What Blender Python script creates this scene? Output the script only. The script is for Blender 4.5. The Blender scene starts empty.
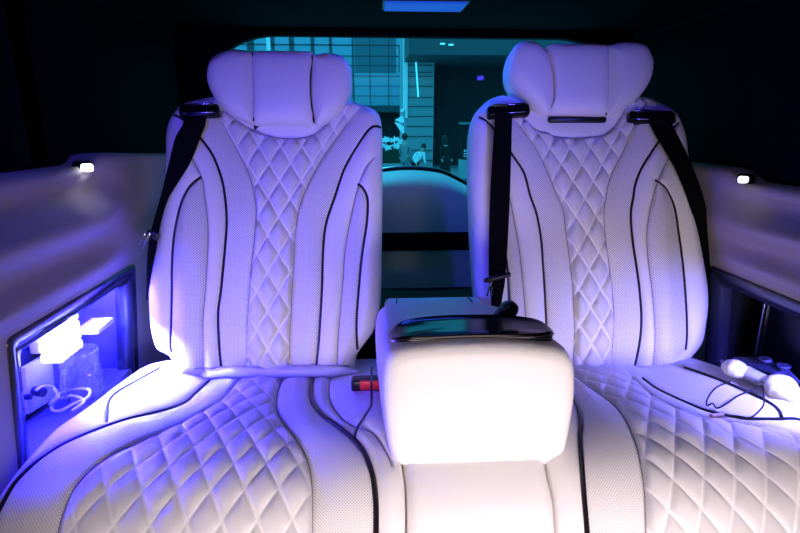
import bpy, bmesh, math, random
import numpy as np
from mathutils import Vector, Matrix

random.seed(7)
PI = math.pi
SC = bpy.context.scene
COL = SC.collection

# ------------------------------------------------------------------ camera
CAM = np.array([-.14, 0., 1.05]); PITCH = math.radians(15); YAW = math.radians(3.2)
FPX = 800 * 24 / 36
cd = bpy.data.cameras.new('camera'); cam = bpy.data.objects.new('camera', cd); COL.objects.link(cam)
cam.location = CAM; cam.rotation_euler = (PI / 2 - PITCH, 0, -YAW)
cd.lens = 24; cd.sensor_width = 36; cd.clip_start = .02; cd.clip_end = 300
SC.camera = cam
FW = np.array([math.sin(YAW) * math.cos(PITCH), math.cos(YAW) * math.cos(PITCH), -math.sin(PITCH)])
RT = np.array([math.cos(YAW), -math.sin(YAW), 0.]); UP = np.cross(RT, FW)

# ------------------------------------------------------------------ view, world, lights
SC.view_settings.view_transform = 'Standard'
SC.view_settings.look = 'None'
SC.view_settings.gamma = 1
SC.view_settings.use_curve_mapping = False
SC.view_settings.exposure = 0.0
w = bpy.data.worlds.new('world'); SC.world = w; w.use_nodes = True
bg = w.node_tree.nodes['Background']
bg.inputs['Color'].default_value = (.62, .80, .88, 1); bg.inputs['Strength'].default_value = 2.6

def area(name, loc, target, sx, sy, power, color, spread=180):
    l = bpy.data.lights.new(name, 'AREA'); l.shape = 'RECTANGLE'; l.size = sx; l.size_y = sy
    l.energy = power; l.color = color; l.spread = math.radians(spread)
    o = bpy.data.objects.new(name, l); COL.objects.link(o); o.location = loc
    d = Vector(target) - Vector(loc); o.rotation_euler = d.to_track_quat('-Z', 'Y').to_euler()
    return o

# white cabin light low in front of the bench, blue ambient strips, lamps in the side niches
area('front_cabin_light', (.08, .02, .56), (.06, .80, .43), 1.0, .16, 4.0, (1., .86, .88), 92)
area('added_overhead_fill', (.0, .15, 1.345), (.0, .25, .0), .6, .3, .45, (1., .88, .82))  # unseen fill added overhead to lift and warm the side walls
area('ambient_strip_left', (-.62, .25, 1.30), (-.34, 1.4, 1.02), .05, .5, 1.9, (.07, .04, 1.), 60)
area('ambient_strip_right', (.62, .25, 1.30), (.2, 1.4, 1.20), .05, .5, 1.1, (.06, .05, 1.), 50)
area('niche_strip_left', (-.80, 1.08, .706), (-.62, 1.06, .3), .40, .03, 45., (.010, .006, 1.))
area('niche_lip_strip', (-.742, 1.08, .664), (-.30, 1.06, .42), .40, .010, 6.5, (.05, .03, 1.), 150)
area('niche_lamp_left', (-.795, 1.10, .706), (-.26, 1.20, .50), .03, .03, 24., (.34, .40, 1.), 126)
area('niche_strip_right', (.712, .80, .675), (.64, .97, .5), .10, .03, 4.2, (.16, .15, 1.), 110)
area('ceiling_reading_light', (.05, 1.52, 1.335), (.05, 1.2, .6), .24, .08, 1.2, (.03, .10, 1.))
sun = bpy.data.lights.new('sun', 'SUN'); sun.energy = 4.5; sun.angle = .02; sun.color = (.95, .98, 1)
so = bpy.data.objects.new('sun', sun); COL.objects.link(so); so.rotation_euler = (math.radians(-40), 0, math.radians(12))

# ------------------------------------------------------------------ helpers
def ray(p):
    return FW + RT * (p[0] - 400) / FPX + UP * (266.5 - p[1]) / FPX

def on_plane(p, pt, n):
    r = ray(p); n = np.array(n, float); t = ((np.array(pt, float) - CAM) @ n) / (r @ n)
    return CAM + t * r

def atY(px, py, Y):
    return on_plane((px, py), (0, Y, 0), (0, 1, 0))

def tag(o, label=None, cat=None, group=None, kind=None):
    if label: o['label'] = label
    if cat: o['category'] = cat
    if group: o['group'] = group
    if kind: o['kind'] = kind
    return o

def empty(name, loc, rz=0.):
    o = bpy.data.objects.new(name, None); COL.objects.link(o); o.location = loc
    o.rotation_euler = (0, 0, rz); o.empty_display_size = .05
    return o

class MB:
    def __init__(s): s.v = []; s.f = []; s.uv = None
    def add(s, v, f):
        b = len(s.v); s.v += [tuple(map(float, p)) for p in v]; s.f += [tuple(int(i) + b for i in q) for q in f]
        return s
    def box(s, c, d, bev=0., seg=3, rot=None):
        bm = bmesh.new(); bmesh.ops.create_cube(bm, size=1)
        for q in bm.verts: q.co = Vector((q.co.x * d[0], q.co.y * d[1], q.co.z * d[2]))
        if bev > 0: bmesh.ops.bevel(bm, geom=bm.edges[:], offset=bev, segments=seg, profile=.5, affect='EDGES')
        M = Matrix.Translation(c) @ (rot.to_4x4() if rot else Matrix())
        bm.transform(M); bm.verts.index_update()
        s.add([q.co[:] for q in bm.verts], [[q.index for q in f.verts] for f in bm.faces]); bm.free()
        return s
    def tube(s, pts, r, n=8, closed=False):
        P = [Vector(p) for p in pts]; m = len(P); rr = r if isinstance(r, (list, tuple)) else [r] * m
        V = []; prev = None
        for i in range(m):
            a = P[i - 1] if (i > 0 or closed) else P[0]; b = P[(i + 1) % m] if (i < m - 1 or closed) else P[-1]
            t = (b - a).normalized()
            if prev is None:
                prev = t.orthogonal().normalized()
            prev = (prev - t * prev.dot(t)).normalized(); q = t.cross(prev)
            for k in range(n):
                A = 2 * PI * k / n; V.append(P[i] + (prev * math.cos(A) + q * math.sin(A)) * rr[i])
        Fc = []
        for i in range(m if closed else m - 1):
            j = (i + 1) % m
            for k in range(n): Fc.append((i * n + k, i * n + (k + 1) % n, j * n + (k + 1) % n, j * n + k))
        if not closed: Fc += [tuple(range(n))[::-1], tuple((m - 1) * n + k for k in range(n))]
        return s.add(V, Fc)
    def lathe(s, prof, c, n=32, axis=None, closed=False):
        R = axis or Matrix(); V = []; m = len(prof)
        for r, z in prof:
            for k in range(n):
                A = 2 * PI * k / n; V.append(Vector(c) + (R @ Vector((r * math.cos(A), r * math.sin(A), z))))
        Fc = []
        for i in range(m if closed else m - 1):
            for k in range(n): Fc.append((i * n + k, i * n + (k + 1) % n, ((i + 1) % m) * n + (k + 1) % n, ((i + 1) % m) * n + k))
        if not closed: Fc += [tuple(range(n))[::-1], tuple((m - 1) * n + k for k in range(n))]
        return s.add(V, Fc)
    def loft(s, rings, cap0=True, cap1=True):
        n = len(rings[0]); V = [p for r in rings for p in r]; Fc = []
        for i in range(len(rings) - 1):
            for k in range(n): Fc.append((i * n + k, i * n + (k + 1) % n, (i + 1) * n + (k + 1) % n, (i + 1) * n + k))
        if cap0: Fc.append(tuple(range(n))[::-1])
        if cap1: Fc.append(tuple((len(rings) - 1) * n + k for k in range(n)))
        return s.add(V, Fc)
    def grid(s, rows):
        n = len(rows[0]); V = [p for r in rows for p in r]
        return s.add(V, [(i * n + k, i * n + k + 1, (i + 1) * n + k + 1, (i + 1) * n + k) for i in range(len(rows) - 1) for k in range(n - 1)])
    def prism(s, poly, dvec):
        d = Vector(dvec); a = [Vector(p) for p in poly]
        return s.loft([a, [p + d for p in a]])
    def build(s, name, m, parent=None, smooth=True, fixn=True, uv=None):
        me = bpy.data.meshes.new(name); me.from_pydata(s.v, [], s.f)
        me.materials.append(m)
        if uv is not None:
            ul = me.uv_layers.new(name='UVMap'); li = np.empty(len(me.loops), 'i'); me.loops.foreach_get('vertex_index', li)
            ul.data.foreach_set('uv', np.asarray(uv, 'f')[li].ravel())
        if fixn:
            bm = bmesh.new(); bm.from_mesh(me); bmesh.ops.recalc_face_normals(bm, faces=bm.faces[:]); bm.to_mesh(me); bm.free()
        if smooth:
            me.polygons.foreach_set('use_smooth', [True] * len(me.polygons))
            if smooth is True and fixn:
                try: me.set_sharp_from_angle(angle=math.radians(42))
                except Exception: pass
        o = bpy.data.objects.new(name, me); COL.objects.link(o)
        if parent is not None:
            o.parent = parent; o.matrix_parent_inverse = Matrix.Identity(4)
            if parent.location.length > 0 or any(parent.rotation_euler):
                M = Matrix.LocRotScale(parent.location, parent.rotation_euler, None).inverted()
                p = parent.parent
                me.transform(M) if p is None else None
        return o

# a part mesh is written in world coordinates; parents that are meshes sit at their own parent's frame
def sub(mb, name, m, parent, smooth=True, fixn=True, uv=None):
    """build under a part (parent is a mesh whose root is an Empty)"""
    o = mb.build(name, m, None, smooth, fixn, uv)
    root = parent
    while root.parent is not None: root = root.parent
    o.data.transform(Matrix.LocRotScale(root.location, root.rotation_euler, None).inverted())
    o.parent = parent
    return o

def mat(name, color, rough=.5, metal=0., spec=.5, coat=0., emit=None, estr=0., trans=0., ior=1.45, bump=None, sheen=0.):
    m = bpy.data.materials.new(name); m.use_nodes = True; nt = m.node_tree; b = nt.nodes['Principled BSDF']
    b.inputs['Base Color'].default_value = (*color, 1); b.inputs['Roughness'].default_value = rough
    b.inputs['Metallic'].default_value = metal; b.inputs['Specular IOR Level'].default_value = spec
    b.inputs['Coat Weight'].default_value = coat; b.inputs['Transmission Weight'].default_value = trans
    b.inputs['IOR'].default_value = ior; b.inputs['Sheen Weight'].default_value = sheen
    if emit: b.inputs['Emission Color'].default_value = (*emit, 1); b.inputs['Emission Strength'].default_value = estr
    if bump:
        sc, st, dist = bump
        t = nt.nodes.new('ShaderNodeTexCoord'); n = nt.nodes.new('ShaderNodeTexNoise'); n.inputs['Scale'].default_value = sc
        n.inputs['Detail'].default_value = 3
        bp = nt.nodes.new('ShaderNodeBump'); bp.inputs['Strength'].default_value = st; bp.inputs['Distance'].default_value = dist
        nt.links.new(t.outputs['Object'], n.inputs['Vector']); nt.links.new(n.outputs['Fac'], bp.inputs['Height'])
        nt.links.new(bp.outputs['Normal'], b.inputs['Normal'])
    return m

def perforated(name, color, hole, pitch, rad):
    m = mat(name, color, .5); nt = m.node_tree; b = nt.nodes['Principled BSDF']; N = nt.nodes.new; L = nt.links.new
    tc = N('ShaderNodeTexCoord'); sp = N('ShaderNodeSeparateXYZ'); L(tc.outputs['UV'], sp.inputs[0])
    def mth(op, a, c=None):
        n = N('ShaderNodeMath'); n.operation = op
        for i, x in enumerate((a, c)):
            if x is None: continue
            if isinstance(x, (int, float)): n.inputs[i].default_value = x
            else: L(x, n.inputs[i])
        return n.outputs[0]
    u = mth('MULTIPLY', sp.outputs[0], 1 / pitch); v = mth('MULTIPLY', sp.outputs[1], 1 / pitch)
    p = mth('ADD', u, v); q = mth('SUBTRACT', u, v)
    fp = mth('SUBTRACT', mth('FRACT', p), .5); fq = mth('SUBTRACT', mth('FRACT', q), .5)
    d = mth('SQRT', mth('ADD', mth('MULTIPLY', fp, fp), mth('MULTIPLY', fq, fq)))
    h = mth('LESS_THAN', d, rad)
    mx = N('ShaderNodeMix'); mx.data_type = 'RGBA'; mx.inputs['A'].default_value = (*color, 1); mx.inputs['B'].default_value = (*hole, 1)
    L(h, mx.inputs['Factor']); L(mx.outputs['Result'], b.inputs['Base Color'])
    return m

def tinted_glass(name, tint, gloss=.06, rough=.0):
    m = bpy.data.materials.new(name); m.use_nodes = True; nt = m.node_tree; nt.nodes.clear(); N = nt.nodes.new; L = nt.links.new
    o = N('ShaderNodeOutputMaterial'); t = N('ShaderNodeBsdfTransparent'); t.inputs[0].default_value = (*tint, 1)
    g = N('ShaderNodeBsdfGlossy'); g.inputs['Color'].default_value = (1, 1, 1, 1); g.inputs['Roughness'].default_value = rough
    x = N('ShaderNodeMixShader'); x.inputs[0].default_value = gloss
    L(t.outputs[0], x.inputs[1]); L(g.outputs[0], x.inputs[2]); L(x.outputs[0], o.inputs[0])
    return m

def quilted(name, color, line, x0, s0, half):
    m = mat(name, color, .5, bump=(1100, .15, .001)); nt = m.node_tree; b = nt.nodes['Principled BSDF']; N = nt.nodes.new; L = nt.links.new
    tc = N('ShaderNodeTexCoord'); sp = N('ShaderNodeSeparateXYZ'); L(tc.outputs['UV'], sp.inputs[0])
    def mth(op, a, c=None):
        n = N('ShaderNodeMath'); n.operation = op
        for i, x in enumerate((a, c)):
            if x is None: continue
            if isinstance(x, (int, float)): n.inputs[i].default_value = float(x)
            else: L(x, n.inputs[i])
        return n.outputs[0]
    u = mth('MULTIPLY', mth('SUBTRACT', sp.outputs[0], x0), 1 / QW); v = mth('MULTIPLY', mth('SUBTRACT', sp.outputs[1], s0), 1 / QH)
    f = lambda q: mth('SUBTRACT', .5, mth('ABSOLUTE', mth('SUBTRACT', mth('FRACT', q), .5)))
    d = mth('MINIMUM', f(mth('ADD', u, v)), f(mth('SUBTRACT', u, v)))
    r = N('ShaderNodeMapRange'); r.interpolation_type = 'SMOOTHSTEP'; r.inputs['From Min'].default_value = half * .5; r.inputs['From Max'].default_value = half; L(d, r.inputs['Value'])
    mx = N('ShaderNodeMix'); mx.data_type = 'RGBA'; mx.inputs['A'].default_value = (*line, 1); mx.inputs['B'].default_value = (*color, 1)
    L(r.outputs['Result'], mx.inputs['Factor']); L(mx.outputs['Result'], b.inputs['Base Color'])
    return m

QW, QH = .0525, .090
IV = (.80, .77, .765)
M = {
    'leather': mat('ivory_leather', IV, .45, bump=(900, .12, .001)),
    'perf': perforated('ivory_perforated_leather', IV, (.34, .32, .35), .0058, .29),
    'perfc': perforated('ivory_perforated_seat_leather', IV, (.50, .46, .46), .0048, .27),
    'pipe': mat('black_piping', (.006, .004, .008), .35),
    'seam': mat('stitched_seam', (.30, .27, .32), .7),
    'belt': mat('black_webbing', (.003, .003, .004), .8, spec=.06),
    'black': mat('black_plastic', (.008, .008, .010), .3),
    'gloss': mat('piano_black', (.003, .003, .005), .16, spec=.22),
    'chrome': mat('chrome', (.85, .85, .88), .15, 1.),
    'red': mat('red_button', (.75, .02, .03), .35),
    'ceil': mat('black_headliner', (.0012, .0008, .0018), .9, spec=.05),
    'dark': mat('dark_trim', (.0018, .0014, .0030), .8, spec=.05),
    'sideglass': mat('privacy_glass', (.002, .002, .004), .15, spec=.08),
    'wall': mat('beige_side_trim', (.40, .35, .335), .6, bump=(500, .15, .001)),
    'grey': mat('grey_tailgate_trim', (.42, .43, .45), .6),
    'floor': mat('dark_carpet', (.02, .02, .022), .95),
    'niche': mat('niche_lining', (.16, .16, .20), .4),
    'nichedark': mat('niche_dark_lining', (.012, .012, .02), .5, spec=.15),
    'frame': mat('niche_frame_gloss', (.03, .03, .06), .2, coat=.5),
    'white': mat('white_plastic', (.85, .85, .86), .35),
    'glass': mat('clear_glass', (1, 1, 1), .03, trans=.85, ior=1.45),
    'lampglow': mat('crystal_lamp_glow', (.9, .9, .95), .2, emit=(.86, .88, 1.), estr=1.4),
    'courtesy': mat('courtesy_lamp_glow', (.9, .9, .9), .3, emit=(.85, .9, 1.), estr=6.),
    'courtesydim': mat('courtesy_lamp_dim', (.9, .9, .9), .3, emit=(.85, .9, 1.), estr=1.4),
    'bluelamp': mat('blue_lamp_lens', (.01, .03, .12), .3, spec=.1, emit=(.012, .075, .62), estr=.8),
    'glassrear': tinted_glass('teal_rear_glass', (.03, .42, .62), .006),
    'stick': mat('controller_dark', (.01, .012, .04), .4),
    'contgrey': mat('controller_grey', (.35, .36, .42), .4),
    'gold': mat('plug_metal', (.85, .62, .5), .3, 1.),
}

def catmull(pts, n, closed=False):
    P = np.array(pts, float)
    if closed: P = np.vstack([P[-1], P, P[0], P[1]])
    else: P = np.vstack([2 * P[0] - P[1], P, 2 * P[-1] - P[-2]])
    out = []
    for i in range(1, len(P) - 2):
        a, b, c, d = P[i - 1:i + 3]
        for t in np.linspace(0, 1, 16, endpoint=False):
            out.append(.5 * (2 * b + (c - a) * t + (2 * a - 5 * b + 4 * c - d) * t * t + (3 * b - a - 3 * c + d) * t ** 3))
    if not closed: out.append(P[-2])
    Q = np.array(out)
    return resample(Q, n, closed)

def resample(Q, n, closed=False):
    Q = np.array(Q, float)
    if closed: Q = np.vstack([Q, Q[0]])
    L = np.concatenate([[0], np.cumsum(np.linalg.norm(np.diff(Q, axis=0), axis=1))])
    t = np.linspace(0, L[-1], n, endpoint=not closed)
    return np.stack([np.interp(t, L, Q[:, k]) for k in range(Q.shape[1])], 1)

def dist_poly(P, Q, closed=False):
    """distance of points P (N,2) to polyline Q"""
    A = Q if closed else Q[:-1]; B = np.roll(Q, -1, 0) if closed else Q[1:]
    out = np.full(len(P), 1e9)
    for i in range(0, len(P), 8000):
        p = P[i:i + 8000, None, :]; ab = (B - A)[None]; t = np.clip(((p - A[None]) * ab).sum(2) / np.maximum((ab ** 2).sum(2), 1e-12), 0, 1)
        out[i:i + 8000] = np.sqrt((((A[None] + t[..., None] * ab) - p) ** 2).sum(2).min(1))
    return out

def inside(P, Q):
    x, y = P[:, 0], P[:, 1]; r = np.zeros(len(P), bool); n = len(Q)
    for i in range(n):
        x0, y0 = Q[i]; x1, y1 = Q[(i + 1) % n]
        if y0 == y1: continue
        c = ((y0 > y) != (y1 > y)) & (x < (x1 - x0) * (y - y0) / (y1 - y0) + x0); r ^= c
    return r

def sm(t):
    t = np.clip(t, 0, 1); return t * t * (3 - 2 * t)

class Sheet:
    """a surface swept along x: its side profile in (Y, Z), measured by (x, s)"""
    def __init__(self, prof):
        Q = catmull(prof, 500); T = np.gradient(Q, axis=0); T /= np.linalg.norm(T, axis=1)[:, None]
        L = np.concatenate([[0], np.cumsum(np.linalg.norm(np.diff(Q, axis=0), axis=1))])
        k = 60; e = np.linspace(.4, .4 / k, k)[:, None]
        self.P = np.vstack([Q[0] - T[0] * e, Q, Q[-1] + T[-1] * e[::-1]])
        self.S = np.concatenate([-e[:, 0], L, L[-1] + e[::-1, 0]]); T = np.vstack([np.repeat(T[:1], k, 0), T, np.repeat(T[-1:], k, 0)])
        self.N = np.stack([-T[:, 1], T[:, 0]], 1); self.len = L[-1]
    def pos(self, x, s, h=0.):
        x = np.asarray(x, float); s = np.asarray(s, float)
        Y = np.interp(s, self.S, self.P[:, 0]); Z = np.interp(s, self.S, self.P[:, 1])
        ny = np.interp(s, self.S, self.N[:, 0]); nz = np.interp(s, self.S, self.N[:, 1])
        return np.stack([x + 0 * Y, Y + ny * h, Z + nz * h], -1)
    def hit(self, p, hf=0.):
        r = ray(p); h = hf if not callable(hf) else 0.; res = None
        for it in range(4 if callable(hf) else 1):
            Q = self.P + self.N * h; f = (Q[:, 0] - CAM[1]) * r[2] - (Q[:, 1] - CAM[2]) * r[1]
            best = None
            for i in np.where(np.sign(f[:-1]) != np.sign(f[1:]))[0]:
                a = f[i] / (f[i] - f[i + 1]); s = self.S[i] + a * (self.S[i + 1] - self.S[i]); y = Q[i, 0] + a * (Q[i + 1, 0] - Q[i, 0])
                t = (y - CAM[1]) / r[1]
                if t > 0 and (best is None or t < best[0]): best = (t, s)
            if best is None: return res
            res = (CAM[0] + best[0] * r[0], best[1])
            if callable(hf): h = float(hf(np.array([res]))[0])
        return res
    def hits(self, pts, hf=0., n=None):
        Q = np.array([self.hit(p, hf) for p in pts])
        return catmull(Q, n) if n else Q

def pad(sheet, outline, hf, K, back, hedge, inset=.85):
    """padded panel: a fan of rings over the outline, wrapped round its edge to the back"""
    m = len(outline); c = outline.mean(0)
    uv = [c[None]] + [c + (outline - c) * (k / K) for k in range(1, K + 1)]
    UV = np.vstack(uv); h = hf(UV); V = sheet.pos(UV[:, 0], UV[:, 1], h)
    F = [(0, 1 + k, 1 + (k + 1) % m) for k in range(m)]
    for r in range(K - 1):
        b = 1 + r * m
        F += [(b + k, b + m + k, b + m + (k + 1) % m, b + (k + 1) % m) for k in range(m)]
    fc = np.array([UV[list(f)].mean(0) for f in F]); nf = len(F)
    uvall = [UV]; vv = [V]; base = 1 + (K - 1) * m; n = len(UV); hb = h[base:]
    for (fr, sc) in ((.25, 1.0), (.7, .99), (1., .95), (1., inset * .5)):
        o = c + (outline - c) * sc; vv.append(sheet.pos(o[:, 0], o[:, 1], hb - back * fr)); uvall.append(o)
        F += [(base + k, n + k, n + (k + 1) % m, base + (k + 1) % m) for k in range(m)]
        base = n; n += m
    vv.append(sheet.pos(c[None, 0], c[None, 1], np.array([hb.mean() - back]))); uvall.append(c[None])
    F += [(base + k, n, base + (k + 1) % m) for k in range(m)]
    fc = np.vstack([fc, np.full((len(F) - nf, 2), 9.)])
    return np.vstack(vv), F, fc, nf, np.vstack(uvall)

def split_build(V, F, keep, uv, name, m, parent, fn):
    F = [F[i] for i in np.where(keep)[0]]; ids = sorted({i for f in F for i in f}); mp = {a: b for b, a in enumerate(ids)}
    mb = MB(); mb.add(V[ids], [[mp[i] for i in f] for f in F])
    return fn(mb, name, m, parent, 'all', False, uv[ids])

def raised_line(sheet, Q, hf, r, lift=.3, up=.0, n=8):
    h = hf(Q) + r * lift + up
    return MB().tube(sheet.pos(Q[:, 0], Q[:, 1], h), r, n)

def ribbon(L, R, th, axis_cam=True):
    """belt webbing of thickness th between two 3-D edge lines"""
    L = np.array(L); R = np.array(R); t = np.gradient((L + R) / 2, axis=0); n = np.cross(R - L, t); n /= np.linalg.norm(n, axis=1)[:, None]
    rings = [[L[i] + n[i] * th / 2, R[i] + n[i] * th / 2, R[i] - n[i] * th / 2, L[i] - n[i] * th / 2] for i in range(len(L))]
    return MB().loft(rings)

# ------------------------------------------------------------------ the cabin shell
def struct(o):
    o['kind'] = 'structure'; return o

struct(MB().box((0, .3, -.03), (2.2, 3.6, .06)).build('floor', M['floor'], smooth=False))
struct(MB().box((0, .28, 1.39), (2.0, 3.3, .06)).build('ceiling', M['ceil'], smooth=False))
struct(MB().box((0, -1.3, .68), (2.0, .06, 1.42)).build('wall_front', M['dark'], smooth=False))

TL = math.tan(math.radians(5.5))
def wx(z): return .725 + TL * (.75 - z)          # half width of the lower side trim at height z

def side_wall(sg, y0, y1, zt, zb, zt0, zt1, far_top, name, belt):
    """upholstered side trim with a niche opening y0..y1, zb..zt; belt(y) is the height of its upper edge"""
    ny = 70; Ys = np.concatenate([np.linspace(-1.27, y0, 24), np.linspace(y0, y1, 22)[1:], np.linspace(y1, 1.86, 26)[1:]])
    def inward(y): return .10 * sm(np.array((y - 1.36) / .30)) ** 1.0
    rows = []
    def profile(y):
        # upper padded band above the niche, with soft folds that run along the car
        zt_ = belt(y); pts = []
        for t in np.linspace(0, 1, 26):
            z = zt + .012 + (zt_ - zt - .012) * t
            fold = .030 * math.sin(t * PI * 4.0 + .6) * (1 - float(sm(np.array((y - 1.10) / .2)))) * sm(np.array(t * 5)) * sm(np.array((1 - t) * 6))
            x = wx(z) - .012 * math.sin(t * PI) - fold * .8 - float(inward(y))
            pts.append((sg * x, y, z))
        zz = zt_
        x = wx(zz) - float(inward(y))
        pts += [(sg * (x + .006), y, zz + .008), (sg * (x + .05), y, zz + .010)]
        return pts
    mb = MB(); mb.grid([profile(y) for y in Ys])
    # flat lower trim round the opening
    def quad(ya, yb, za, zb_, n=10):
        ys = np.linspace(ya, yb, n); zs = np.linspace(za, zb_, 6)
        mb.grid([[(sg * (wx(z) - float(inward(y))), y, z) for z in zs] for y in ys])
    quad(-1.27, y0, 0, zt + .012, 16); quad(y1, 1.86, 0, zt + .012, 14); quad(y0, y1, 0, zb)
    quad(y0, y1, zt, zt + .012)
    o = mb.build(name, M['wall'], smooth='all', fixn=False); struct(o)
    # outer skin so that no daylight leaks in
    k = MB().box((sg * .96, .28, .53), (.06, 3.3, 1.15)).build('outer_panel', M['dark'], o, smooth=False)
    return o

def belt_left(y): return .960 + .018 * float(sm(np.array((y - 1.12) / .04))) - .018 * float(sm(np.array((y - 1.2) / .4)))
def belt_right(y): return .913 + .025 * float(sm(np.array((y - 1.15) / .10)))
NL = (.835, 1.315, .712, .36); NR = (.80, 1.272, .697, .405)
wl = side_wall(-1, *NL, 0, 0, 0, 'wall_left', belt_left)
wr = side_wall(1, *NR, 0, 0, 0, 'wall_right', belt_right)

def niche(sg, N, wall, lining, dark, depth=.135, fw=.040, floor=None):
    y0, y1, zt, zb = N; xo = lambda z: sg * (wx(z) + .002); xb = sg * (.745 + depth)
    lip = [(xo(zt), y0, zt), (xo(zt), y1, zt), (xo(zb), y1, zb), (xo(zb), y0, zb)]
    f = fw
    # frame: a flat glossy border with a rounded inner edge
    def rect(d, dx):
        r = d * 1.0 + .012; out = []
        for (cy, cz, a0) in ((y1 - r, zt - r, 0), (y0 + r, zt - r, 90), (y0 + r, zb + r, 180), (y1 - r, zb + r, 270)):
            for a in np.linspace(a0, a0 + 90, 7):
                rad = r - d
                yy = cy + rad * math.cos(math.radians(a)); zz = cz + rad * math.sin(math.radians(a)); out.append((sg * (wx(zz) + dx), yy, zz))
        return out
    mb = MB(); mb.loft([rect(-.004, .004), rect(-.002, -.004), rect(.004, -.006), rect(f - .006, .004), rect(f, .012), rect(f, .03)], False, False)
    fr = mb.build('niche_frame', M['frame'], wall, smooth='all')
    yi0, yi1, zi0, zi1 = y0 + f, y1 - f, zb + f, zt - f
    mb = MB()
    mb.box((sg * (.745 + depth + .006), (y0 + y1) / 2, (zt + zb) / 2), (.012, y1 - y0 - .01, zt - zb - .01))
    bp = mb.build('niche_back', lining, wall, smooth=False)
    mb = MB()
    c = sg * (.745 + depth / 2 + .012)
    mb.box((c, y0 + f / 2 - .004, (zt + zb) / 2), (depth, f * .6, zt - zb - .02)); mb.box((c, y1 - f / 2 + .004, (zt + zb) / 2), (depth, f * .6, zt - zb - .02))
    mb.box((c, (y0 + y1) / 2, zt + .022), (depth, y1 - y0 - .02, .02)); ft = floor or zb + f * .8; mb.box((c, (y0 + y1) / 2, (zb + ft) / 2), (depth, y1 - y0 - .02, ft - zb))
    mb.build('niche_side', dark, wall, smooth=False)

MUG_Z = .447
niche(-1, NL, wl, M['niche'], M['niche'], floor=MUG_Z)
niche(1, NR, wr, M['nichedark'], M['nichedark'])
# dark glossy door with a thin bright edge inside the right niche
nd = MB().box((.795, .975, .57), (.012, .33, .19), .004).build('niche_door', M['gloss'], wr)
MB().box((.786, 1.142, .575), (.006, .005, .20), .001).build('door_edge', mat('door_edge_metal', (.25, .25, .4), .25, 1.), nd)

# side windows: dark privacy glass between black pillars
for sg, nm in ((-1, 'window_2'), (1, 'window_3')):
    zl = .972 if sg < 0 else .925
    o = MB().box((sg * .80, -.12, (zl + 1.37) / 2), (.012, 2.3, 1.37 - zl)).build(nm, M['sideglass'], smooth=False); struct(o)
    mb = MB()
    for y in (1.03, 1.44, -1.2): mb.box((sg * .775, y, (zl + 1.37) / 2), (.04, .10 if y < 1.4 else .84, 1.37 - zl), .006)
    mb.box((sg * .775, .28, 1.345), (.05, 3.2, .05), .006); mb.box((sg * .785, .28, zl - .002), (.06, 3.2, .012), .003)
    mb.build('window_frame', M['dark'], o)
    MB().box((sg * .90, .28, 1.2), (.10, 3.3, .42)).build('outer_frame', M['dark'], o, smooth=False)

# rear wall: tailgate with a padded sill, a black strip and the rear window
def sill_z(x):
    a = abs(x - .0)
    return .886 - .012 * (a / .12) ** 2 if a < .12 else max(.78, .874 - .056 * ((a - .12) / .115) ** 1.2)
rows = []
for x in np.linspace(-.84, .84, 120):
    z = float(sill_z(x)); rows.append([(x, 1.84, 0.), (x, 1.84, .30), (x, 1.825, .5), (x, 1.805, z - .14), (x, 1.80, z - .075), (x, 1.812, z - .045), (x, 1.84, z - .022), (x, 1.90, z - .006), (x, 2.0, z)])
wb = struct(MB().grid(rows).build('wall_back', M['grey'], smooth='all', fixn=False))
MB().tube([(x, 1.995, float(sill_z(x)) + .006) for x in np.linspace(-.8, .8, 120)], .008).build('window_seal', M['black'], wb)
struct(MB().box((0, 1.806, .655), (1.66, .03, .062), .006).build('trim_1', M['dark']))
# black surround of the rear glass, rounded upper corners
def rwin(grow, Y):
    pts = []; a = .80; zt = 1.325; r = .20
    for x, z in [(-.65, .70), (-.65, 1.22)]: pts.append((x - grow, z))
    for t in np.linspace(0, 1, 14): # top left corner
        A = PI - t * PI / 2; pts.append((-.45 + (.20 + grow) * math.cos(A), 1.236 + (.105 + grow) * math.sin(A)))
    for t in np.linspace(0, 1, 14):
        A = PI / 2 - t * PI / 2; pts.append((.52 + (.20 + grow) * math.cos(A), 1.234 + (.105 + grow) * math.sin(A)))
    pts += [(.72 + grow, 1.22), (.72 + grow, .70)]
    return [(x, Y, z) for x, z in pts]
def rect_ring(Y):
    I = rwin(0, Y); out = []
    for (x, y, z) in I:
        cx, cz = .05, 1.0; s = min(.95 / max(abs(x - cx), 1e-6), .46 / max(abs(z - cz), 1e-6)); out.append((cx + (x - cx) * s, Y, cz + (z - cz) * s))
    return out
mb = MB(); n_ = len(rwin(0, 2)); a, b, c = rect_ring(1.98), rwin(0, 1.98), rwin(0, 2.02)
mb.add(a + b + c, [(i, i + 1, n_ + i + 1, n_ + i) for i in range(n_ - 1)] + [(n_ + i, n_ + i + 1, 2 * n_ + i + 1, 2 * n_ + i) for i in range(n_ - 1)])
mb.box((0, 1.93, 1.39), (2., .3, .05))
win = struct(MB().add([(x, 2.02, z) for x, y, z in rwin(.02, 2)], [tuple(range(n_))]).build('window_1', M['glassrear'], smooth=False))
mb.build('window_frame', M['dark'], win, smooth=False)
MB().box((-.93, 1.9, .9), (.12, .3, 1.0)).box((.93, 1.9, .9), (.12, .3, 1.0)).build('pillar_cover', M['dark'], win, smooth=False)

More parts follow.
